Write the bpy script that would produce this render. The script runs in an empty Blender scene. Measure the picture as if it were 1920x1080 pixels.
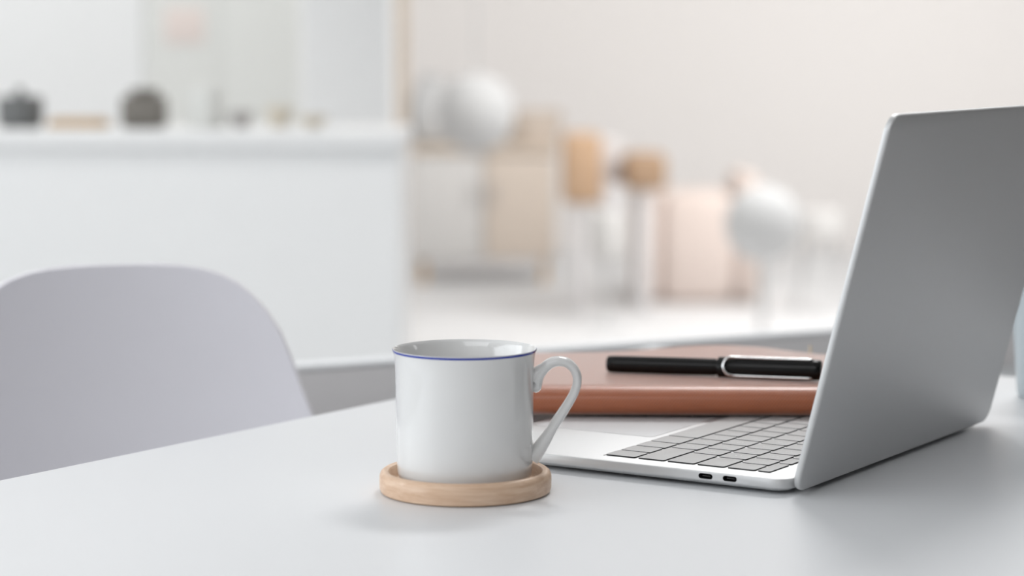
import bpy, bmesh, math, random
from mathutils import Vector, Matrix
random.seed(7)
C = bpy.context.scene
COL = C.collection
TZ = 0.74                      # height of the desk top above the floor

# ------------------------------------------------------------------ camera
F_PX, Y_HOR, CAM_H = 4400.0, 74.0, 0.263
PITCH = math.atan((540 - Y_HOR) / F_PX)
cam_d = bpy.data.cameras.new('camera'); cam = bpy.data.objects.new('camera', cam_d); COL.objects.link(cam)
cam.location = (0, 0, TZ + CAM_H)
cam.rotation_euler = (math.pi / 2 - PITCH, 0, 0)
cam_d.sensor_width = 36; cam_d.lens = 36 * F_PX / 1920
cam_d.clip_start = 0.05; cam_d.clip_end = 60
cam_d.dof.use_dof = True; cam_d.dof.focus_distance = 1.425; cam_d.dof.aperture_fstop = 4.5
C.camera = cam

# ------------------------------------------------------------------ world, lights, exposure
C.view_settings.view_transform = 'Standard'; C.view_settings.look = 'None'
C.view_settings.gamma = 1; C.view_settings.use_curve_mapping = False
C.view_settings.exposure = 0.06
w = bpy.data.worlds.new('world'); C.world = w; w.use_nodes = True
w.node_tree.nodes['Background'].inputs[0].default_value = (0.93, 0.97, 1.0, 1)
w.node_tree.nodes['Background'].inputs[1].default_value = 1.7

def area(name, loc, target, sx, sy, power, color=(1, 1, 1)):
    d = bpy.data.lights.new(name, 'AREA'); d.shape = 'RECTANGLE'; d.size = sx; d.size_y = sy
    d.energy = power; d.color = color
    o = bpy.data.objects.new(name, d); COL.objects.link(o); o.location = loc
    o.rotation_euler = (Vector(target) - Vector(loc)).to_track_quat('-Z', 'Y').to_euler()
    return o
ROOM_H = 3.2
area('skylight_lamp', (0.6, 3.3, ROOM_H - 0.05), (0.1, 1.4, TZ), 0.8, 0.6, 48.5, (1.0, 0.99, 0.98))
area('window_daylight', (-3.9, 0.9, 1.75), (0.2, 1.4, 0.9), 4.6, 1.7, 55, (0.93, 0.975, 1.0))
area('back_fill_left', (-2.2, 7.6, ROOM_H - 0.05), (-2.2, 8.4, 0.0), 2.5, 5.0, 98, (1.0, 1.0, 0.99))  # added fill that brightens the left of the far room, no known fixture
area('back_fill_right', (2.0, 8.3, ROOM_H - 0.05), (1.9, 9.3, 0.0), 2.5, 5.0, 278, (1.0, 0.995, 0.985))  # invented fill, lifts the far wall and floor on the right
area('front_fill', (-1.0, -0.8, ROOM_H - 0.05), (-0.6, 1.0, 0.0), 2.5, 2.5, 46, (0.97, 0.98, 1.0))  # added fill behind the camera for faces turned to the lens

# ------------------------------------------------------------------ helpers
def px(x, y, d):
    """world point seen at photo pixel (x, y) at depth d metres along the floor"""
    c, s = math.cos(PITCH), math.sin(PITCH)
    rx, rz = (x - 960) / F_PX, (540 - y) / F_PX
    v = Vector((rx, c + rz * s, -s + rz * c)); v *= d / v.y
    return Vector((v.x, v.y, v.z + TZ + CAM_H))

def rings_bm(rings, cap0=True, cap1=True, closed=True):
    bm = bmesh.new(); vs = [[bm.verts.new(p) for p in r] for r in rings]
    n = len(rings[0])
    for a, b in zip(vs, vs[1:]):
        for i in range(n if closed else n - 1):
            j = (i + 1) % n
            bm.faces.new((a[i], a[j], b[j], b[i]))
    if cap0: bm.faces.new(list(reversed(vs[0])))
    if cap1: bm.faces.new(vs[-1])
    bmesh.ops.recalc_face_normals(bm, faces=bm.faces)
    return bm

def rr(x0, y0, x1, y1, r, n=8):
    r = max(min(r, (x1 - x0) / 2 - 1e-6, (y1 - y0) / 2 - 1e-6), 1e-5); pts = []
    for cx, cy, a in ((x1 - r, y1 - r, 0), (x0 + r, y1 - r, 90), (x0 + r, y0 + r, 180), (x1 - r, y0 + r, 270)):
        for k in range(n + 1):
            t = math.radians(a + 90 * k / n); pts.append((cx + r * math.cos(t), cy + r * math.sin(t)))
    return pts

def slab(x0, y0, x1, y1, r, prof, n=8):
    """rounded plate: prof is a list of (inset, z)"""
    return rings_bm([[(p[0], p[1], z) for p in rr(x0 + i, y0 + i, x1 - i, y1 - i, max(r - i, 1e-5), n)] for i, z in prof])

def softbox(x0, y0, z0, x1, y1, z1, b=0.004, r=None):
    b = min(b, (x1 - x0) / 2.2, (y1 - y0) / 2.2, (z1 - z0) / 2.2)
    q = b * 0.3
    return slab(x0, y0, x1, y1, r or b, [(b, z0), (q, z0 + q), (0, z0 + b), (0, z1 - b), (q, z1 - q), (b, z1)], 4)

def lathe(prof, n=64, cap0=True, cap1=True):
    return rings_bm([[(r * math.cos(2 * math.pi * k / n), r * math.sin(2 * math.pi * k / n), z) for k in range(n)] for r, z in prof], cap0, cap1)

def catmull(pts, m=8):
    pts = [Vector(p) for p in pts]; P = [2 * pts[0] - pts[1]] + pts + [2 * pts[-1] - pts[-2]]; out = []
    for i in range(1, len(P) - 2):
        for k in range(m):
            t = k / m; a, b, c, d = P[i - 1], P[i], P[i + 1], P[i + 2]
            out.append(0.5 * ((2 * b) + (c - a) * t + (2 * a - 5 * b + 4 * c - d) * t * t + (3 * b - a - 3 * c + d) * t ** 3))
    out.append(pts[-1]); return out

def tube(path, rad, n=12, flat=None):
    """rad: number or function of 0..1 giving (r_side, r_other)"""
    path = [Vector(p) for p in path]; rings = []; prev = None
    for i, p in enumerate(path):
        t = (path[min(i + 1, len(path) - 1)] - path[max(i - 1, 0)]).normalized()
        if prev is None:
            prev = t.orthogonal().normalized() if flat is None else Vector(flat)
        s = (prev - t * prev.dot(t)).normalized(); prev = s; u = t.cross(s)
        r = rad(i / (len(path) - 1)) if callable(rad) else (rad, rad)
        rings.append([p + s * (r[0] * math.cos(2 * math.pi * k / n)) + u * (r[1] * math.sin(2 * math.pi * k / n)) for k in range(n)])
    return rings_bm(rings)

def join(*bms):
    out = bmesh.new()
    for b in bms:
        m = bpy.data.meshes.new('tmp'); b.to_mesh(m); b.free(); out.from_mesh(m); bpy.data.meshes.remove(m)
    return out

def obj(name, bm, mat=None, parent=None, sharp=35, loc=None, rz=None):
    me = bpy.data.meshes.new(name); bm.to_mesh(me); bm.free()
    for p in me.polygons: p.use_smooth = True
    me.set_sharp_from_angle(angle=math.radians(sharp))
    o = bpy.data.objects.new(name, me); COL.objects.link(o)
    if mat: me.materials.append(mat)
    if parent: o.parent = parent
    if loc is not None: o.location = loc
    if rz is not None: o.rotation_euler = (0, 0, rz)
    return o

def tag(o, label, cat, group=None):
    o['label'] = label; o['category'] = cat
    if group: o['group'] = group
    return o

def thing(name, label, cat, loc=(0, 0, 0), rz=0, group=None):
    o = bpy.data.objects.new(name, None); COL.objects.link(o); o.empty_display_size = 0.05
    o.location = loc; o.rotation_euler = (0, 0, rz)
    return tag(o, label, cat, group)

def struct(name, bm, mat):
    o = obj(name, bm, mat); o['kind'] = 'structure'; return o

def material(name, col, rough=0.5, metal=0.0, ior=1.5, coat=0.0, coat_rough=0.1, var=0.03, scale=30, bump=0.0, bump_scale=200, trans=0.0, stretch=None):
    m = bpy.data.materials.new(name); m.use_nodes = True
    nt = m.node_tree; N, L = nt.nodes, nt.links; b = N['Principled BSDF']
    b.inputs['Roughness'].default_value = rough; b.inputs['Metallic'].default_value = metal
    b.inputs['IOR'].default_value = ior
    b.inputs['Coat Weight'].default_value = coat; b.inputs['Coat Roughness'].default_value = coat_rough
    b.inputs['Transmission Weight'].default_value = trans
    tc = N.new('ShaderNodeTexCoord'); mp = N.new('ShaderNodeMapping'); L.new(tc.outputs['Object'], mp.inputs[0])
    if stretch: mp.inputs['Scale'].default_value = stretch
    nz = N.new('ShaderNodeTexNoise'); nz.inputs['Scale'].default_value = scale; nz.inputs['Detail'].default_value = 4
    L.new(mp.outputs[0], nz.inputs[0])
    mx = N.new('ShaderNodeMix'); mx.data_type = 'RGBA'
    mx.inputs['A'].default_value = [c * (1 - var) for c in col] + [1]
    mx.inputs['B'].default_value = [min(1, c * (1 + var)) for c in col] + [1]
    L.new(nz.outputs[0], mx.inputs[0]); L.new(mx.outputs['Result'], b.inputs['Base Color'])
    if bump:
        n2 = N.new('ShaderNodeTexNoise'); n2.inputs['Scale'].default_value = bump_scale; L.new(mp.outputs[0], n2.inputs[0])
        bp = N.new('ShaderNodeBump'); bp.inputs['Strength'].default_value = bump; bp.inputs['Distance'].default_value = 0.001
        L.new(n2.outputs[0], bp.inputs['Height']); L.new(bp.outputs[0], b.inputs['Normal'])
    return m

def wood(name, c0, c1, scale, stretch, rough=0.45, fine=260):
    m = material(name, c0, rough, var=0.0)
    nt = m.node_tree; N, L = nt.nodes, nt.links; b = N['Principled BSDF']
    tc = N.new('ShaderNodeTexCoord'); mp = N.new('ShaderNodeMapping'); mp.inputs['Scale'].default_value = stretch
    L.new(tc.outputs['Object'], mp.inputs[0])
    nz = N.new('ShaderNodeTexNoise'); nz.inputs['Scale'].default_value = scale; nz.inputs['Detail'].default_value = 6; nz.inputs['Distortion'].default_value = 0.6
    n2 = N.new('ShaderNodeTexNoise'); n2.inputs['Scale'].default_value = scale * 5; n2.inputs['Detail'].default_value = 3
    L.new(mp.outputs[0], nz.inputs[0]); L.new(mp.outputs[0], n2.inputs[0])
    mth = N.new('ShaderNodeMath'); mth.operation = 'MULTIPLY_ADD'; mth.inputs[1].default_value = 0.35
    L.new(n2.outputs[0], mth.inputs[0]); L.new(nz.outputs[0], mth.inputs[2])
    cr = N.new('ShaderNodeValToRGB'); cr.color_ramp.elements[0].position = 0.45; cr.color_ramp.elements[1].position = 0.85
    cr.color_ramp.elements[0].color = (*c0, 1); cr.color_ramp.elements[1].color = (*c1, 1)
    L.new(mth.outputs[0], cr.inputs[0]); L.new(cr.outputs[0], b.inputs['Base Color'])
    return m

M = {}
M['wall'] = material('plaster', (0.84, 0.83, 0.82), 0.8, bump=0.1, bump_scale=60)
M['wall_warm'] = material('warm_plaster', (0.83, 0.80, 0.78), 0.8, bump=0.1, bump_scale=60)
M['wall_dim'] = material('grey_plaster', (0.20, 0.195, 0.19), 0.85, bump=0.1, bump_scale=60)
M['floor'] = material('pale_floor', (0.73, 0.73, 0.735), 0.6, var=0.04, scale=3)
M['desk'] = material('white_laminate', (0.80, 0.815, 0.835), 0.36, ior=1.38, var=0.004, scale=8)
M['porcelain'] = material('porcelain', (0.77, 0.77, 0.765), 0.08, ior=1.5, var=0.005, coat=0.3, coat_rough=0.03)
M['blue'] = material('blue_glaze', (0.035, 0.06, 0.36), 0.15, var=0.05)
M['alu'] = material('silver_aluminium', (0.60, 0.605, 0.61), 0.48, metal=0.7, var=0.01, scale=400, bump=0.02, bump_scale=3000)
M['key'] = material('hazed_key', (0.55, 0.55, 0.55), 0.5, ior=1.6, coat=0.2, coat_rough=0.3, var=0.02)  # bright haze over black key tops is put into this grey
M['key_side'] = material('black_plastic', (0.012, 0.012, 0.013), 0.5, var=0.02)
M['legend'] = material('pale_print', (0.75, 0.75, 0.75), 0.4, var=0.01)
M['trackpad'] = material('silver_glass', (0.62, 0.62, 0.63), 0.45, metal=0.1, var=0.005)
M['rubber'] = material('dark_rubber', (0.015, 0.015, 0.015), 0.8)
M['screen'] = material('black_glass', (0.008, 0.008, 0.009), 0.08, var=0.01)
M['groove'] = material('grey_groove', (0.14, 0.135, 0.13), 0.6)
M['pen'] = material('black_resin', (0.006, 0.006, 0.006), 0.22, ior=1.3, var=0.03)
M['chrome'] = material('chrome', (0.80, 0.80, 0.80), 0.14, metal=1.0, var=0.01)
M['paper'] = material('cream_paper', (0.80, 0.76, 0.68), 0.8, var=0.05, scale=900, stretch=(0.01, 0.01, 1))
M['ribbon'] = material('cream_ribbon', (0.80, 0.72, 0.58), 0.7)
M['shell'] = material('white_plastic', (0.78, 0.77, 0.82), 0.45, var=0.005)
M['metal_dark'] = material('dark_metal', (0.05, 0.05, 0.05), 0.4, metal=1.0)
M['leg_white'] = material('white_metal', (0.75, 0.75, 0.76), 0.4)
M['panel_grey'] = material('grey_panel', (0.78, 0.765, 0.77), 0.7, var=0.02)
M['panel_edge'] = material('pale_edge', (0.84, 0.86, 0.88), 0.5, var=0.01)
M['blue_glass'] = material('pale_blue_glass', (0.66, 0.73, 0.77), 0.22, trans=0.35, var=0.01)
M['beech'] = wood('beech_wood', (0.62, 0.405, 0.265), (0.77, 0.57, 0.42), 7, (2.5, 14, 60), 0.40)
M['leg_wood'] = wood('maple_wood', (0.55, 0.38, 0.22), (0.66, 0.48, 0.3), 8, (30, 30, 4))
M['shelf_wood'] = wood('bleached_wood', (0.60, 0.50, 0.41), (0.68, 0.59, 0.50), 4, (20, 20, 2))
M['tan_wood'] = wood('orange_wood', (0.50, 0.32, 0.19), (0.56, 0.38, 0.25), 5, (20, 20, 3))
M['brown_wood'] = wood('brown_wood', (0.36, 0.23, 0.14), (0.42, 0.28, 0.18), 5, (20, 20, 3))
M['globe'] = material('matt_white_globe', (0.56, 0.56, 0.56), 0.8)
M['white'] = material('white_lacquer', (0.86, 0.865, 0.865), 0.4, var=0.01)
M['cool_grey'] = material('pale_grey_lacquer', (0.74, 0.745, 0.72), 0.5, var=0.01)
M['dark_grey'] = material('dark_grey_enamel', (0.16, 0.165, 0.165), 0.6)
M['brown_grey'] = material('taupe_enamel', (0.20, 0.185, 0.165), 0.6)
M['cream'] = material('cream_glaze', (0.72, 0.66, 0.56), 0.5)
M['blush'] = material('blush_fabric', (0.70, 0.60, 0.55), 0.9, var=0.03, scale=60)
M['pale_panel'] = material('cream_panel', (0.76, 0.72, 0.68), 0.7)
M['pink_paper'] = material('pink_paper', (0.78, 0.69, 0.65), 0.9)
M['beige'] = material('beige_fabric', (0.60, 0.52, 0.45), 0.9, var=0.05, scale=40)
M['stone'] = material('stone_grey', (0.60, 0.585, 0.57), 0.8)
M['mid_grey'] = material('mid_grey', (0.48, 0.46, 0.45), 0.7)
M['pale_fabric'] = material('pale_fabric', (0.70, 0.68, 0.68), 0.9)

# leather: woven embossing from two crossed waves, laid out on the cover's own UV (metres)
def leather():
    m = material('tan_leather', (0.50, 0.125, 0.026), 0.40, ior=1.6, coat=0.7, coat_rough=0.28, var=0.10, scale=45)
    nt = m.node_tree; N, L = nt.nodes, nt.links; b = N['Principled BSDF']
    b.inputs['Sheen Weight'].default_value = 0.7; b.inputs['Sheen Roughness'].default_value = 0.32
    b.inputs['Sheen Tint'].default_value = (1.0, 0.93, 0.90, 1)
    uv = N.new('ShaderNodeUVMap'); uv.uv_map = 'UVMap'
    out = []
    for ang in (38, -38):
        mp = N.new('ShaderNodeMapping'); mp.inputs['Rotation'].default_value = (0, 0, math.radians(ang)); L.new(uv.outputs[0], mp.inputs[0])
        wv = N.new('ShaderNodeTexWave'); wv.wave_type = 'BANDS'; wv.bands_direction = 'X'
        wv.inputs['Scale'].default_value = 2 * math.pi / 20 / 0.0017; wv.inputs['Distortion'].default_value = 0.0
        L.new(mp.outputs[0], wv.inputs[0]); out.append(wv)
    mt = N.new('ShaderNodeMath'); mt.operation = 'MULTIPLY'
    L.new(out[0].outputs['Fac'], mt.inputs[0]); L.new(out[1].outputs['Fac'], mt.inputs[1])
    bp = N.new('ShaderNodeBump'); bp.inputs['Strength'].default_value = 0.6; bp.inputs['Distance'].default_value = 0.0005
    L.new(mt.outputs[0], bp.inputs['Height']); L.new(bp.outputs[0], b.inputs['Normal'])
    mx2 = N.new('ShaderNodeMix'); mx2.data_type = 'RGBA'; mx2.blend_type = 'MULTIPLY'; mx2.inputs[0].default_value = 1.0
    ramp = N.new('ShaderNodeValToRGB'); ramp.color_ramp.elements[0].color = (0.55, 0.5, 0.48, 1); ramp.color_ramp.elements[1].color = (1, 1, 1, 1)
    ramp.color_ramp.elements[1].position = 0.6
    L.new(mt.outputs[0], ramp.inputs[0])
    src = b.inputs['Base Color'].links[0].from_socket
    L.new(src, mx2.inputs['A']); L.new(ramp.outputs[0], mx2.inputs['B']); L.new(mx2.outputs['Result'], b.inputs['Base Color'])
    return m
M['leather'] = leather()

# ------------------------------------------------------------------ the room
X0, X1, Y0, Y1 = -4.0, 4.2, -3.0, 11.2
struct('floor', softbox(X0 - .1, Y0 - .1, -0.1, X1 + .1, Y1 + .1, 0.0, 0.001), M['floor'])
struct('ceiling', softbox(X0 - .1, Y0 - .1, ROOM_H, X1 + .1, Y1 + .1, ROOM_H + 0.1, 0.001), M['wall'])
struct('wall_back', softbox(X0, Y1, 0, X1, Y1 + 0.1, ROOM_H, 0.001), M['wall_warm'])
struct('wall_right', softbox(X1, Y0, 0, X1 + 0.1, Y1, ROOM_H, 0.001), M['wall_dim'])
struct('wall_front', softbox(X0, Y0 - 0.1, 0, X1, Y0, ROOM_H, 0.001), M['wall'])
wy0, wy1, wz0, wz1 = -1.5, 3.3, 0.85, 2.65
struct('wall_left', join(softbox(X0 - .1, Y0, 0, X0, wy0, ROOM_H, .001), softbox(X0 - .1, wy1, 0, X0, Y1, ROOM_H, .001),
                         softbox(X0 - .1, wy0, 0, X0, wy1, wz0, .001), softbox(X0 - .1, wy0, wz1, X0, wy1, ROOM_H, .001)), M['wall'])
fr = [softbox(X0 - .08, wy0 + .002, wz0 + .002, X0 - .02, wy1 - .002, wz0 + .06), softbox(X0 - .08, wy0 + .002, wz1 - .06, X0 - .02, wy1 - .002, wz1 - .002)]
for k in range(4):
    yy = wy0 + 0.002 + k * (wy1 - wy0 - .054) / 3
    fr.append(softbox(X0 - .08, yy, wz0 + .05, X0 - .02, yy + .05, wz1 - .05))
struct('window_1', join(*fr), M['white'])

# ------------------------------------------------------------------ desk
DA = math.radians(34.6)
e1 = Vector((-math.sin(DA), -math.cos(DA), 0)); e2 = Vector((math.cos(DA), -math.sin(DA), 0))
corner = Vector((0.1216, 2.0097, 0))
desk = thing('desk', 'white desk carrying the mug and the laptop, with a smooth glossy top', 'desk', corner, math.atan2(e1.y, e1.x))
LX, LY, TT = 1.45, 0.64, 0.025
ob = obj('tabletop', slab(0, 0, LX, LY, 0.002, [(.0012, TZ - TT), (0, TZ - TT + .0012), (0, TZ - .0008), (.0008, TZ)], 3), M['desk'], desk)
for lx, ly in ((.06, .06), (LX - .1, .06), (.06, LY - .1), (LX - .1, LY - .1)):
    obj('leg', softbox(lx, ly, 0, lx + .04, ly + .04, TZ - TT), M['leg_white'], desk)
obj('apron', join(softbox(.1, .07, TZ - .085, LX - .1, .09, TZ - TT - .001), softbox(.1, LY - .09, TZ - .085, LX - .1, LY - .07, TZ - TT - .001)), M['leg_white'], desk)

# ------------------------------------------------------------------ coaster and mug
CXY = Vector((-0.0272, 1.3537, TZ))
R = 0.0502
coaster = obj('coaster', lathe([(R - .0022, 0.0002), (R - .0006, .0010), (R, .0028), (R + .0001, .007), (R, .0100), (R - .0007, .0119), (R - .0022, .0131), (R - .0036, .0133),
                                (R - .0050, .0126), (R - .0058, .0110), (R - .0062, .0078), (R - .0075, .0062), (R - .010, .0058), (.02, .0058), (.001, .0058)], 96), M['beech'], loc=CXY)
tag(coaster, 'round pale beech wood coaster with a raised rim under the white mug', 'coaster')
mug = thing('mug', 'white porcelain mug with a thin blue rim line standing on the wooden coaster', 'mug', CXY + Vector((-.0004, 0, .0060)))
zt = 0.0781
body = lathe([(.0340, .0006), (.0352, .0), (.0362, .0006), (.0385, .0030), (.0394, .0065), (.0398, .015), (.0400, .030), (.0402, .050), (.0403, .062), (.0405, .069), (.0409, .074), (.04155, zt - .0012), (.0419, zt - .0002),
              (.04175, zt + .0004), (.0413, zt + .0001), (.0405, zt - .0016), (.0392, .072), (.0383, .066), (.0381, .050), (.0379, .030), (.0375, .012), (.0355, .007), (.0310, .0052), (.001, .0050)], 128)
obj('body', body, M['porcelain'], mug, 60)
def ringband(prof, n=128):
    pr = prof + [prof[0]]
    return rings_bm([[(r * math.cos(2 * math.pi * k / n), r * math.sin(2 * math.pi * k / n), z) for k in range(n)] for r, z in pr], False, False)
rim = obj('rim_line', ringband([(.0417, zt - .0012), (.04200, zt - .0004), (.04203, zt + .0001), (.0416, zt - .0004)]), M['blue'], mug, 80)
rim['label'] = 'thin cobalt blue line round the rim'
# handle: centre line read in the plane through the mug axis, turned a little to the camera
def hp(x, y):
    p = px(x, y, CXY.y); return (p.x - mug.location.x, 0.0, p.z - mug.location.z)
hpts = [hp(1004.0, 736), hp(1006.5, 722), hp(1010.5, 706), hp(1019, 692), hp(1032, 681), hp(1047, 677), hp(1063, 680), hp(1075, 690), hp(1081.5, 704), hp(1082, 719), hp(1077, 735), hp(1068, 752),
        hp(1056, 771), hp(1043, 791), hp(1030, 812), hp(1018, 830), hp(1007, 846), hp(997, 858)]
hpath = catmull(hpts, 6)
def hrad(t):
    k = 0.0029 + 0.0003 * math.sin(t * 9)
    if t < 0.14: k = 0.0030 * math.sqrt(min(1.0, t / 0.035 + 0.02))
    if t > 0.78: k = 0.0029 + 0.0022 * (t - 0.78) / 0.22
    return (k * 1.45 + .0005, k)
h = obj('handle', join(tube(hpath, hrad, 16, flat=(0, 1, 0)),
        tube(catmull([hp(1002.5, 733), hp(1003.0, 722), hp(1003.5, 708), hp(1006, 698)], 5), lambda t: (.0020 + .002 * math.sqrt(t), .0008 + .0019 * t), 14, flat=(0, 1, 0)),
        tube(catmull([hp(998, 712), hp(1004, 704), hp(1012, 697), hp(1020, 690)], 5), lambda t: (.0046 + .0012 * (1 - t), .0034 + .0016 * (1 - t)), 16, flat=(0, 1, 0))), M['porcelain'], mug, 60)

# ------------------------------------------------------------------ laptop
LA = math.radians(90 - 32.06)
LW, LV, DECK = 0.306, 0.2375, 0.0100
lap = thing('laptop', 'open silver aluminium laptop with dark grey keys on the white desk', 'laptop', (0.1641, 1.3318, TZ), LA)
base = obj('base', slab(0, .006, LW, LV, .012, [(.010, .0016), (.004, .0023), (.0012, .0036), (.0003, .0042), (0, .0048), (0, .0094), (.0002, .0098), (.0006, DECK)], 10), M['alu'], lap)
for fx, fy in ((.03, .03), (LW - .03, .03), (.03, LV - .03), (LW - .03, LV - .03)):
    obj('foot', lathe([(.008, 0.0001), (.009, .0006), (.0088, .0018)], 24), M['rubber'], lap, loc=(fx, fy, 0))
# ports: cut into the side that faces the camera, a dark cup and a contact tongue in each
def carve(o, cutters):
    tmp = []
    for cb_ in cutters:
        me = bpy.data.meshes.new('cut'); cb_.to_mesh(me); cb_.free()
        c = bpy.data.objects.new('cut', me); COL.objects.link(c); c.matrix_world = o.matrix_world.copy(); tmp.append(c)
        md_ = o.modifiers.new('b', 'BOOLEAN'); md_.object = c; md_.operation = 'DIFFERENCE'; md_.solver = 'EXACT'
    bpy.context.view_layer.update()
    for c in tmp: c.matrix_world = o.matrix_world.copy()
    bpy.context.view_layer.update()
    me = bpy.data.meshes.new_from_object(o.evaluated_get(bpy.context.evaluated_depsgraph_get()))
    o.modifiers.clear(); o.data = me
    for c in tmp: bpy.data.objects.remove(c)
def capsule(v0, v1, ins, xx):
    return [(xx, p[0], p[1]) for p in rr(v0 + ins, .0055 + ins, v1 - ins, .0087 - ins, .0016, 6)]
PORTS = ((.0545, .0638), (.0386, .0478))
carve(base, [rings_bm([capsule(a, b, 0, -.001), capsule(a, b, 0, .006)]) for a, b in PORTS])
for v0, v1 in PORTS:
    prt = obj('port', rings_bm([capsule(v0, v1, .00005, .0001), capsule(v0, v1, .00005, .0055)], False, True), M['key_side'], lap)
    obj('contact_tongue', softbox(.0012, v0 + .0020, .0068, .0054, v1 - .0020, .0074, .0001), M['metal_dark'], prt)
# trackpad
obj('trackpad_gap', slab(.0876, .1428, .2184, .2326, .004, [(0, DECK - .0002), (0, DECK + .00004)], 5), M['groove'], lap)
obj('trackpad', slab(.0882, .1433, .2178, .2321, .0035, [(0, DECK - .0002), (.00002, DECK + .00007), (.0001, DECK + .00010)], 5), M['trackpad'], lap)
obj('keyboard_groove', softbox(.0148, .1362, DECK - .0003, LW - .0148, .1372, DECK + .00008, .0001), M['groove'], lap)
# keys: five rows of 14.5 units and a short function row
U1 = (LW - .0155 * 2 + .002) / 14.5
rows = [
    (.1154, .1358, [('fn', 1), ('control', 1), ('option', 1), ('command', 1.25), ('', 5), ('command', 1.25), ('option', 1), ('<', 1), ('^', 1), ('>', 1)]),
    (.0953, .1134, [('shift', 2.25)] + [(c, 1) for c in 'ZXCVBNM,./'] + [('shift', 2.25)]),
    (.0750, .0933, [('caps lock', 1.75)] + [(c, 1) for c in "ASDFGHJKL;'"] + [('return', 1.75)]),
    (.0548, .0731, [('tab', 1.5)] + [(c, 1) for c in 'QWERTYUIOP[]\\']),
    (.0347, .0529, [(c, 1) for c in '`1234567890-='] + [('delete', 1.5)]),
    (.0246, .0330, [('esc', 1.5)] + [('F%d' % k, 1) for k in range(1, 13)] + [('', 1)]),
]
KT = DECK + .0009
def text_bm(s, size):
    cu = bpy.data.curves.new('t', 'FONT'); cu.body = s; cu.size = size; cu.align_x = 'CENTER'; cu.align_y = 'CENTER'; cu.resolution_u = 2
    o = bpy.data.objects.new('t', cu); COL.objects.link(o)
    bpy.context.view_layer.update()
    me = bpy.data.meshes.new_from_object(o.evaluated_get(bpy.context.evaluated_depsgraph_get()))
    bpy.data.objects.remove(o); bpy.data.curves.remove(cu)
    bm = bmesh.new(); bm.from_mesh(me); bpy.data.meshes.remove(me); return bm
for v0, v1, keys in rows:
    u = .0155
    for txt, wd in keys:
        k0, k1 = u, u + wd * U1 - .002; u += wd * U1
        if (v0 + v1) / 2 < .03 and txt == '': k1 = k0 + U1 - .002
        prof = [(-.00025, DECK - .0001), (-.00020, DECK + .00008), (0, DECK + .0001), (0.0, KT - .0001), (.0001, KT - .00002), (.0003, KT)]
        kb = slab(k0, v0, k1, v1, .0016, prof, 4)
        ko = obj('key', kb, M['key'], lap)
        ko.data.materials.append(M['key_side'])
        for p in ko.data.polygons:
            if p.normal.z < 0.6: p.material_index = 1
        # legends only where the pad of keys is uncovered
        if txt and u < .215:
            small = len(txt) > 1
            size = .0030 if small else .0058
            if v1 < .034: size = .0028
            tb = text_bm(txt, size)
            if small and v1 > .034: cx, cy = k0 + .0012 + len(txt) * size * .27, v1 - .0036
            else: cx, cy = (k0 + k1) / 2, (v0 + v1) / 2
            for v in tb.verts: v.co = Vector((cx + v.co.x, cy - v.co.y, KT + .00003))
            obj('legend', tb, M['legend'], ko)
# hinge and lid
obj('hinge', tube([(.03, .0055, .0068), (LW - .03, .0055, .0068)], .0026, 16), M['rubber'], lap)
LEAN, LL, LT = math.radians(14.4), .2254, .0042
lidm = Matrix.Translation((0, 0, .0028)) @ Matrix(((1, 0, 0, 0), (0, -math.sin(LEAN), math.cos(LEAN), 0), (0, math.cos(LEAN), math.sin(LEAN), 0), (0, 0, 0, 1)))
lb = slab(0, 0, LW, LL, .0105, [(.0016, 0), (.0007, .0003), (.0002, .0009), (0, .0017), (0, LT - .0010), (.0002, LT - .0003), (.0007, LT)], 10)
lid = obj('lid', lb, M['alu'], lap); 
for v in lid.data.vertices: v.co = lidm @ v.co
sb = slab(.004, .012, LW - .004, LL - .004, .006, [(0, LT - .0003), (0, LT + .0001), (.0003, LT + .0002)], 6)
sc = obj('screen', sb, M['screen'], lid)
for v in sc.data.vertices: v.co = lidm @ v.co
for o_ in (lid, sc): o_.data.update()

# ------------------------------------------------------------------ notebook lying across the laptop
NB = Vector((0, 0, TZ + DECK + .0012))
nb = thing('notebook', 'thick tan brown textured leather notebook lying across the laptop keyboard', 'notebook', NB)
nx0, nx1 = -.034, .246
T = .0205
def front_y(x): return 1.5545 - .028 * (x - .015)
def far_y(x): return 1.727 + .045 * (x - .02)
def lift(x, y):
    t = max(0, (y - front_y(x)) / (far_y(x) - front_y(x)))
    return t * t * (.0050 * math.exp(-((x - .150) / .055) ** 2) - .0035 * max(0, (x - .19) / .05))
def cover_profile(x):
    yf, yb = front_y(x), far_y(x); r = T * .5; pts = []
    pts.append((yb, 0.0)); 
    for k in range(1, 8): pts.append((yb + (yf + r - yb) * k / 8, 0.0))
    for k in range(15):
        a = -math.pi / 2 - math.pi * k / 14
        sy = abs(math.cos(a)) ** 0.9 * (-1)
        sz = math.copysign(abs(math.sin(a)) ** (0.95 if math.sin(a) > 0 else 0.8), math.sin(a))
        pts.append((yf + r * 1.5 + r * 1.5 * sy, r + r * sz))
    for k in range(1, 15):
        y = yf + r * 1.5 + (yb - yf - r * 1.5) * k / 14
        pts.append((y, T + lift(x, y) + .0006 * math.sin(math.pi * k / 14)))
    th = .0024; inner = []
    for i, (y, z) in enumerate(reversed(pts)):
        cz = T / 2
        inner.append((min(yb, y + (th if y < yf + r else 0) * 1.0), z + (th if z < cz else -th)))
    return pts, inner
bm = bmesh.new(); uvl = bm.loops.layers.uv.new('UVMap'); cols = []
NX = 48
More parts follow.
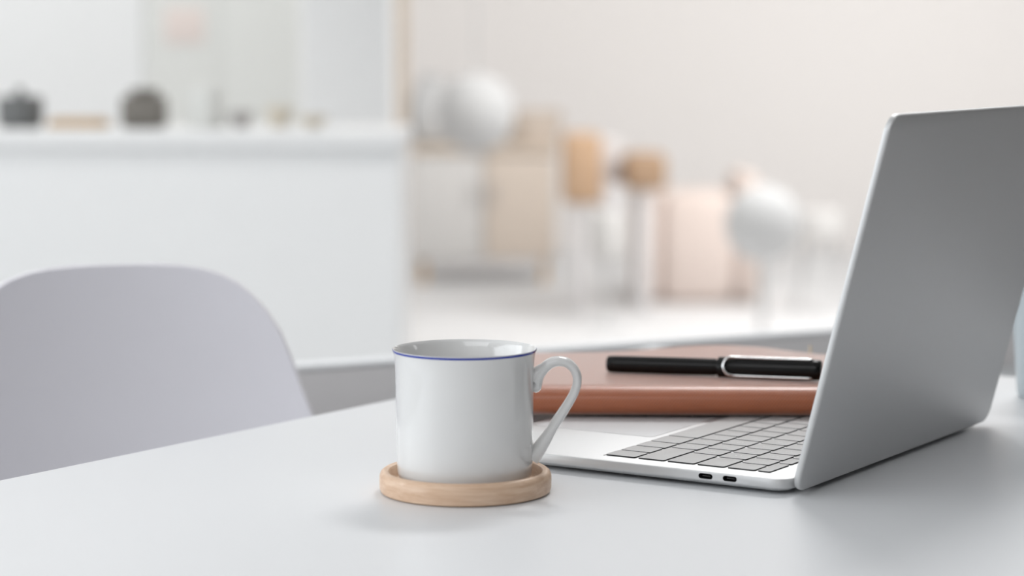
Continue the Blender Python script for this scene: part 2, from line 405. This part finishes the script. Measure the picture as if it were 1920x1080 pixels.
for i in range(NX + 1):
    x = nx0 + (nx1 - nx0) * i / NX
    po, pi_ = cover_profile(x); arc = 0; col = []; allp = po + pi_
    for j, (y, z) in enumerate(allp):
        if j: arc += math.hypot(y - allp[j - 1][0], z - allp[j - 1][1])
        col.append((bm.verts.new((x, y, z)), (x, arc)))
    cols.append(col)
n = len(cols[0])
for a, b in zip(cols, cols[1:]):
    for j in range(n):
        k = (j + 1) % n
        f = bm.faces.new((a[j][0], b[j][0], b[k][0], a[k][0]))
        uvk = a[k][1] if k else (a[j][1][0], a[j][1][1] + .0024); uvb = b[k][1] if k else (b[j][1][0], b[j][1][1] + .0024)
        for lp, uvv in zip(f.loops, (a[j][1], b[j][1], uvb, uvk)): lp[uvl].uv = uvv
h2 = len(cover_profile(0)[0])
for col in (cols[0], cols[-1]):
    for j in range(h2 - 1):
        f = bm.faces.new((col[j][0], col[j + 1][0], col[n - 2 - j][0], col[n - 1 - j][0]))
bmesh.ops.recalc_face_normals(bm, faces=bm.faces)
obj('cover', bm, M['leather'], nb, 50)
pr = []
for i in range(17):
    x = nx0 + .003 + (nx1 - nx0 - .006) * i / 16
    ring = [(x, front_y(x) + .0045, .003), (x, far_y(x) - .004, .003)]
    for k in range(9):
        y = far_y(x) - .004 + (front_y(x) + .0045 - far_y(x) + .004) * k / 8
        ring.append((x, y, T - .0030 + (lift(x, y))))
    pr.append(ring)
obj('pages', rings_bm(pr), M['paper'], nb)
rx, ry = .2225, far_y(.2225)
rib = tube(catmull([(rx, ry - .03, T - .003), (rx, ry - .002, T - .0030), (rx + .0003, ry + .003, T - .001), (rx + .0005, ry + .004, T + .004)], 5), lambda t: (.0011, .0004), 8, flat=(1, 0, 0))
r_ = obj('bookmark_ribbon', rib, M['ribbon'], nb); r_['label'] = 'cream ribbon end standing up at the far edge'

# ------------------------------------------------------------------ fountain pen on the notebook
ztop = NB.z + T
def on(xp, yp, z):
    c, s = math.cos(PITCH), math.sin(PITCH); a, b = (xp - 960) / F_PX, (540 - yp) / F_PX
    d = Vector((a, c + b * s, -s + b * c)); t = (z - TZ - CAM_H) / d.z
    return Vector((0, 0, TZ + CAM_H)) + d * t
RB, RC = .0058, .0072
pa = on(1139, 682.0, ztop + RB + .0006); pb = on(1541, 694.2, ztop + RC + .0006)
pdir = (pb - pa).normalized(); PLEN = (pb - pa).length
side = Vector((0, 0, 1)).cross(pdir).normalized()          # horizontal, away from the camera or towards it
if side.y > 0: side = -side
upv = pdir.cross(side)
if upv.z < 0: upv = -upv
pm = Matrix((pdir, side, upv)).transposed().to_4x4(); pm.translation = pa
pen = thing('fountain_pen', 'black fountain pen with a silver wire clip lying on the leather notebook', 'pen', pa)
def along(prof, n=40):
    b = rings_bm([[(x, r * math.cos(2 * math.pi * k / n), r * math.sin(2 * math.pi * k / n)) for k in range(n)] for x, r in prof])
    return b
def pobj(name, bm, mat, sharp=40):
    o = obj(name, bm, mat, pen, sharp); m3 = pm.to_3x3().to_4x4()
    for v in o.data.vertices: v.co = m3 @ v.co
    o.data.update(); return o
XC = PLEN * (1350 - 1139) / (1541 - 1139)
pobj('barrel', along([(0.0004, .0040), (0, .0046), (.0006, .0053), (.002, .00565), (.006, RB), (XC * .6, RB + .0002), (XC - .0022, RB + .0001), (XC - .002, RB - .0004), (XC + .004, RB - .0004)]), M['pen'])
pobj('cap', along([(XC, RB), (XC, RC - .0003), (XC + .0006, RC), (XC + .02, RC + .0001), (PLEN - .0072, RC), (PLEN - .0066, RC - .0002), (PLEN - .0060, RC - .0001), (PLEN - .0012, RC - .0004), (PLEN - .0003, RC - .0012), (PLEN, RC - .0026)]), M['pen'])
tilt = math.radians(16)                                        # the clip faces the camera, a little upwards
def cp(x, a, off):  # point in the clip plane: a across the cap, off out from the axis
    return (x, off * math.cos(tilt) - a * math.sin(tilt), off * math.sin(tilt) + a * math.cos(tilt))
xs = XC + PLEN * (1363 - 1350) / 402; xe = XC + PLEN * (1524 - 1350) / 402
hw = .0064; cl = [cp(xe, hw, .0026), cp(xe - .002, hw, .0038), cp(xe - .02, hw, .0042), cp(xs + .030, hw, .0046), cp(xs + .010, hw, .0056)]
for k in range(1, 10):
    a = math.pi / 2 + math.pi * k / 10
    cl.append(cp(xs + .0056 + .0056 * math.cos(a), hw * math.sin(a), .0066 + .0018 * abs(math.cos(a))))
cl += [cp(xs + .010, -hw, .0056), cp(xs + .030, -hw, .0046), cp(xe - .02, -hw, .0042), cp(xe - .002, -hw, .0038), cp(xe, -hw, .0026)]
cb = tube(catmull(cl, 4), .00095, 10)
c_ = pobj('clip', cb, M['chrome'], 60); c_['label'] = 'silver wire clip bent into a long loop'

# ------------------------------------------------------------------ tapered glass at the right edge
g = Vector((.4005, 1.72, TZ))
gb = lathe([(.020, .0004), (.0245, .0), (.0258, .0012), (.0262, .004), (.0300, .050), (.0345, .105), (.0349, .1085), (.0343, .1095), (.0334, .1085), (.0328, .105), (.0285, .050), (.0245, .008), (.020, .006), (.001, .006)], 64)
tag(obj('tumbler', gb, M['blue_glass'], loc=g), 'pale blue tapered glass tumbler on the desk behind the laptop screen', 'glass')

# ------------------------------------------------------------------ shell chair behind the desk edge
dch = 1.82
cc = px(215, 500, dch)
chair = thing('shell_chair', 'white moulded plastic shell chair with a rounded back beside the desk', 'chair', (cc.x, cc.y, 0), math.radians(16))
ztop_c = px(215, 496, dch).z
# local: -y is the way the sitter faces, x across; rows run from the top of the back down and out to the seat front
prof = [(0, .030), (.0012, .052), (.0035, .068), (.0075, .082), (.014, .0945), (.022, .104), (.034, .115), (.051, .1255), (.076, .135), (.098, .142), (.118, .149), (.16, .165), (.21, .184), (.27, .200), (.31, .207)]
sp = []
for hgt, wdt in prof:
    t = hgt / .31; y = .0 + .005 * math.sin(t * 3) - .085 * t * t * .55; sp.append((y, ztop_c - hgt, wdt, .9))
zs = ztop_c - .31
yb_ = sp[-1][0]
for k in range(1, 7):
    a = math.pi / 2 * k / 6
    sp.append((yb_ - .075 * math.sin(a) - .02 * k / 6, zs - .075 * (1 - math.cos(a)), .207 + .013 * k / 6, .9 - .25 * k / 6))
y2, z2 = sp[-1][0], sp[-1][1]
for k in range(1, 9):
    t = k / 8
    sp.append((y2 - .30 * t, z2 - .012 * math.sin(math.pi * t * .8) - .028 * t ** 4, .22 - .035 * t ** 5, .65 - .45 * t))
bm = bmesh.new(); grid = []
NT = 28
for i, (y, z, wdt, cup) in enumerate(sp):
    a, b = sp[max(0, i - 1)], sp[min(len(sp) - 1, i + 1)]
    d = Vector((0, b[0] - a[0], b[1] - a[1])).normalized(); nrm = Vector((0, d.z, -d.y))      # normal on the sitter's side
    if i < 12: nrm = Vector((0, -1, -.12)).normalized()
    elif nrm.y > 0 and nrm.z < 0: nrm = -nrm
    if nrm.z < 0 and i >= 15: nrm = -nrm
    row = []
    for j in range(NT + 1):
        t = -1 + 2 * j / NT; x = wdt * math.sin(t * math.pi / 2 * .93) / math.sin(math.pi / 2 * .93)
        off = cup * 1.9 * x * x
        row.append(bm.verts.new(Vector((x, y, z)) + nrm * off))
    grid.append(row)
for a, b in zip(grid, grid[1:]):
    for j in range(NT): bm.faces.new((a[j], a[j + 1], b[j + 1], b[j]))
bmesh.ops.recalc_face_normals(bm, faces=bm.faces)
sh = obj('shell', bm, M['shell'], chair, 80)
md = sh.modifiers.new('thick', 'SOLIDIFY'); md.thickness = .0075; md.offset = 0
md = sh.modifiers.new('round', 'BEVEL'); md.width = .003; md.segments = 3; md.limit_method = 'ANGLE'; md.angle_limit = math.radians(50)
seat_y = y2 - .14; seat_z = z2 - .03
for sx in (-1, 1):
    for sy in (-1, 1):
        top = Vector((sx * .10, seat_y + sy * .09, seat_z)); bot = Vector((sx * .215, seat_y + sy * .20, 0.0))
        obj('leg', tube([top + (bot - top) * k / 6 for k in range(7)], lambda t: (.015 - .004 * abs(t - .35), .015 - .004 * abs(t - .35)), 16), M['leg_wood'], chair)
br = []
for sx in (-1, 1):
    br.append(tube([(sx * .14, seat_y - .13, seat_z - .14), (-sx * .10, seat_y + .085, seat_z - .01)], .005, 8))
    br.append(tube([(sx * .14, seat_y + .13, seat_z - .14), (-sx * .10, seat_y - .085, seat_z - .01)], .005, 8))
br.append(tube([(-.11, seat_y - .09, seat_z - .008), (.11, seat_y - .09, seat_z - .008)], .006, 8)); br.append(tube([(-.11, seat_y + .09, seat_z - .008), (.11, seat_y + .09, seat_z - .008)], .006, 8))
obj('brace', join(*br), M['metal_dark'], chair)

# ------------------------------------------------------------------ low partition running behind the desk
HC = .30
def part_pt(xp, yp):
    d = HC * F_PX / (yp - Y_HOR); return Vector(((xp - 960) / F_PX * d, d, 0))
q0 = part_pt(540, 692); q1 = part_pt(1560, 622); qd = (q1 - q0).normalized()
pstart = q0 - qd * 1.3; plen = 4.2
ptop = TZ + CAM_H - HC
part = thing('low_partition', 'low grey partition with a pale top edge running behind the white desk', 'partition', pstart, math.atan2(qd.y, qd.x))
obj('panel', softbox(0, .002, .03, plen, .020, ptop - .052, .002), M['panel_edge'], part)
obj('rail', softbox(0, 0, ptop - .0515, plen, .022, ptop - .0035, .003), M['panel_grey'], part)
obj('edge_strip', softbox(0, -.001, ptop - .003, plen, .026, ptop + .001, .0015), M['panel_edge'], part)
obj('plinth', softbox(0, -.01, 0, plen, .032, .03, .003), M['panel_grey'], part)

# ------------------------------------------------------------------ kitchen island far left and what stands on it
di = 4.2
xr = px(752, 400, di).x; ztop_i = px(400, 247, di).z
isl = thing('kitchen_island', 'long white kitchen island counter behind the chair', 'counter', (0, di, 0))
obj('body', softbox(-2.3, 0, .08, xr, .36, ztop_i - .03, .004), M['white'], isl)
obj('plinth', softbox(-2.25, .04, 0, xr - .05, .33, .08, .003), M['cool_grey'], isl)
obj('worktop', softbox(-2.32, -.012, ztop_i - .03, xr + .004, .372, ztop_i, .004), M['white'], isl)
def standing(xp, d): p = px(xp, 300, d); return Vector((p.x, p.y, ztop_i))
d2 = 4.40
pot = thing('cooking_pot', 'dark grey blurred pot at the left end of the white counter', 'pot', standing(40, d2))
obj('body', lathe([(.035, 0), (.041, .004), (.043, .03), (.042, .055), (.040, .058), (.001, .060)], 32), M['dark_grey'], pot)
obj('lid_knob', lathe([(.006, .058), (.010, .066), (.006, .074), (.001, .075)], 16), M['dark_grey'], pot)
tag(obj('bread_tray', join(softbox(-.055, -.03, 0, .055, .03, .012, .003), softbox(-.05, -.025, .012, .05, .025, .018, .004)), M['leg_wood'], loc=standing(150, d2)), 'low tan wooden tray between two dark objects on the white counter', 'tray')
gr = thing('coffee_grinder', 'dark taupe boxy grinder blurred on the white counter', 'grinder', standing(272, d2))
obj('body', softbox(-.040, -.035, 0, .040, .035, .060, .010), M['brown_grey'], gr)
obj('hopper', lathe([(.020, .058), (.028, .066), (.028, .072), (.001, .074)], 24), M['brown_grey'], gr)
tag(obj('canister', lathe([(.030, 0), (.033, .004), (.033, .07), (.03, .075), (.001, .077)], 32), M['cool_grey'], loc=standing(388, d2)), 'pale grey round canister on the counter right of the dark grinder', 'canister')
for xp, rr_, hh, lab in ((452, .024, .030, 'grey shallow bowl on the counter, left of the cream bowls'), (524, .026, .040, 'cream bowl on the counter, taller of the pair'), (588, .028, .022, 'cream bowl on the counter nearest the white pillar')):
    tag(obj('bowl', lathe([(rr_ * .5, 0), (rr_ * .55, .003), (rr_ * .9, hh * .6), (rr_, hh), (rr_ * .93, hh), (rr_ * .8, hh * .6), (rr_ * .4, .006), (.001, .005)], 32), M['mid_grey'] if xp < 500 else M['cream'], loc=standing(xp, d2)), lab, 'bowl')
# pillar and tall cabinet behind the island
dp = 6.0
xa, xb = px(563, 100, dp).x, px(733, 100, dp).x
tag(obj('pillar', softbox(xa, dp, 0, xb, dp + .24, ROOM_H, .006), M['white']), 'square white pillar between the pale cabinet and the wooden shelves', 'pillar')
dc = 6.6
xa, xb = px(272, 100, dc).x, px(562, 100, dc).x
cab = thing('tall_cabinet', 'tall pale grey cabinet with a pink note, left of the white pillar', 'cabinet', (xa, dc, 0))
wc = xb - xa
obj('carcass', softbox(0, 0, 0, wc, .5, 2.1, .004), M['cool_grey'], cab)
for k in range(2):
    dr = obj('door', softbox(k * wc / 2 + .0007, -.02, .06, (k + 1) * wc / 2 - .0007, -.0005, 2.1, .001), M['cool_grey'], cab)
    hx = wc / 2 + (-.03 if k == 0 else .03)
    obj('handle', tube([(hx, -.03, .55), (hx, -.03, .75)], .006, 10), M['cool_grey'], dr)
xa2, xb2 = px(-160, 100, dc).x, px(272, 100, dc).x - .002
cab2 = thing('tall_cabinet', 'tall white cabinet behind the dark pot at the left', 'cabinet', (xa2, dc, 0))
w2 = xb2 - xa2
obj('carcass', softbox(0, 0, 0, w2, .5, 2.3, .004), M['white'], cab2)
dr = obj('door', softbox(0, -.02, .06, w2, -.0005, 2.3, .001), M['white'], cab2)
obj('handle', tube([(w2 - .04, -.03, .6), (w2 - .04, -.03, .75)], .006, 10), M['white'], dr)
pn = px(345, 48, dc - .03)
tag(obj('paper_note', softbox(-.055, -.001, -.05, .055, .001, .05, .0005), M['pink_paper'], loc=(pn.x, dc - .0215, pn.z)), 'small pale pink paper note on the tall grey cabinet', 'note')

# ------------------------------------------------------------------ timber post, sideboard and what stands on it
dt = 7.6
ta, tb = px(722, 100, dt).x, px(764, 100, dt).x
tag(obj('timber_post', softbox(ta, dt, 0, tb, dt + .08, ROOM_H, .006), M['shelf_wood']), 'pale brown timber post right beside the white pillar', 'post')
db = 9.6
bx0, bx1 = px(772, 300, db).x, px(1042, 300, db).x
bw = bx1 - bx0; zs_ = px(900, 275, db).z; z0_ = px(900, 488, db).z
sbd = thing('sideboard', 'blurred grey and tan sideboard right of the timber post', 'sideboard', (bx0, db, 0))
obj('carcass', softbox(0, 0, max(.02, z0_), bw, .42, zs_ - .03, .006), M['stone'], sbd)
obj('top', softbox(-.01, -.02, zs_ - .03, bw + .01, .43, zs_, .008), M['shelf_wood'], sbd)
for k, mt in enumerate(('stone', 'beige')):
    dr = obj('door', softbox(k * bw / 2 + .006, -.018, max(.02, z0_) + .01, (k + 1) * bw / 2 - .006, -.001, zs_ - .04, .004), M[mt], sbd)
    hx = bw / 2 + (-.04 if k == 0 else .04)
    obj('handle', tube([(hx, -.03, (z0_ + zs_) / 2), (hx, -.03, (z0_ + zs_) / 2 + .08)], .006, 10), M['mid_grey'], dr)
for lx in (.03, bw - .06): obj('leg', softbox(lx, .03, 0, lx + .03, .06, max(.021, z0_) + .001, .003), M['leg_wood'], sbd)
def on_top(xp): p = px(xp, 300, db + .18); return Vector((p.x, db + .18, zs_ + .0005))
tag(obj('vase', lathe([(.06, 0), (.09, .02), (.115, .10), (.11, .18), (.06, .25), (.05, .28), (.055, .29), (.045, .285), (.001, .28)], 32), M['globe'], loc=on_top(812)), 'rounded white vase on the sideboard next to the timber post', 'vase')
tag(obj('basket', lathe([(.09, 0), (.10, .004), (.12, .10), (.122, .14), (.114, .14), (.105, .10), (.09, .02), (.001, .018)], 32), M['beige'], loc=on_top(1000)), 'round beige basket at the right end of the sideboard', 'basket')
# globe pendant in front of the sideboard
dl = 8.3
pg = px(892, 212, dl)
pl = thing('pendant_lamp', 'white globe pendant lamp hanging before the sideboard', 'lamp', pg)
obj('globe', lathe([(.001, -.14)] + [(.14 * math.sin(math.pi * k / 16), -.14 * math.cos(math.pi * k / 16)) for k in range(1, 16)] + [(.001, .14)], 40), M['globe'], pl)
obj('cord', tube([(0, 0, .135), (0, 0, ROOM_H - pg.z - .02)], .004, 8), M['globe'], pl)
obj('ceiling_rose', lathe([(.05, ROOM_H - pg.z - .03), (.05, ROOM_H - pg.z)], 24), M['globe'], pl)

# ------------------------------------------------------------------ wooden armchair, blush armchair, pouf, floor lamp
da = 8.7
def floor_at(xp, d): p = px(xp, 300, d); return Vector((p.x, d, 0))
ac = thing('wooden_armchair', 'orange and brown wooden armchair with pale cushions in the blurred background', 'armchair', floor_at(1148, da))
def za(y): return px(1148, y, da).z
for xm, hw_, yt, yb, mt in ((-.118, .070, 248, 375, 'tan_wood'), (.114, .075, 285, 350, 'brown_wood')):
    obj('arm_panel', softbox(xm - hw_, -.22, za(yb), xm + hw_, .10, za(yt), .02), M[mt], ac)
    for sy in (-.18, .07): obj('leg', softbox(xm - .018, sy - .018, 0, xm + .018, sy + .018, za(yb) + .002, .004), M['pale_fabric'], ac)
obj('backrest', softbox(-.047, .02, za(375), .038, .12, za(262), .02), M['pale_fabric'], ac)
obj('cushion', softbox(-.047, -.20, za(400), .038, .019, za(340), .02), M['pale_fabric'], ac)
db2 = 9.15
ba = thing('blush_armchair', 'pale blush pink upholstered armchair in the bright blurred background', 'armchair', floor_at(1300, db2), 0)
zb = px(1300, 352, db2).z
obj('backrest', softbox(-.145, .16, .16, .23, .32, zb - .02, .05), M['blush'], ba)
obj('seat', softbox(-.145, -.30, .012, .145, .158, .42, .05), M['blush'], ba)
for sx in (-1, 1):
    obj('armrest', softbox(sx * .19 - .045, -.30, .012, sx * .19 + .045, .155, zb if sx < 0 else .50, .04), M['blush'], ba)
obj('plinth', softbox(-.21, -.27, 0, .21, .28, .0115, .002), M['blush'], ba)
dpo = 8.2
zp0, zp1 = px(1140, 482, dpo).z, px(1140, 395, dpo).z
sdt = thing('side_table', 'small white drum side table on a thin leg below the orange armchair', 'side table', floor_at(1138, dpo))
obj('top', lathe([(.050, zp0), (.060, zp0 + .01), (.064, zp0 + .04), (.064, zp1 - .03), (.058, zp1 - .008), (.05, zp1), (.001, zp1)], 32), M['stone'], sdt)
obj('leg', tube([(0, 0, .012), (0, 0, zp0)], .008, 10), M['globe'], sdt)
obj('base', lathe([(.07, 0), (.07, .008), (.02, .014), (.001, .015)], 32), M['globe'], sdt)
dq = 7.0
fl = floor_at(1432, dq); zg = px(1430, 420, dq).z
gl = thing('floor_lamp', 'floor lamp with a white globe shade beside the blush armchair', 'lamp', fl)
obj('base', lathe([(.10, 0), (.10, .015), (.02, .025), (.012, .03)], 32), M['globe'], gl)
obj('pole', tube([(0, 0, .02), (0, 0, zg - .10)], .010, 12), M['globe'], gl)
obj('lamp_shade', lathe([(.001, zg - .115)] + [(.115 * math.sin(math.pi * k / 16), zg - .115 * math.cos(math.pi * k / 16)) for k in range(1, 16)] + [(.001, zg + .115)], 40), M['globe'], gl)
dst = 8.6
st = thing('side_stool', 'small grey stool behind the globe floor lamp', 'stool', floor_at(1540, dst))
zst = px(1540, 395, dst).z
obj('seat', lathe([(.07, zst - .10), (.085, zst - .09), (.085, zst - .01), (.075, zst), (.001, zst)], 32), M['stone'], st)
for k in range(3):
    a = 2 * math.pi * k / 3 + .4
    obj('leg', tube([(.05 * math.cos(a), .05 * math.sin(a), zst - .095), (.10 * math.cos(a), .10 * math.sin(a), 0)], .010, 10), M['globe'], st)
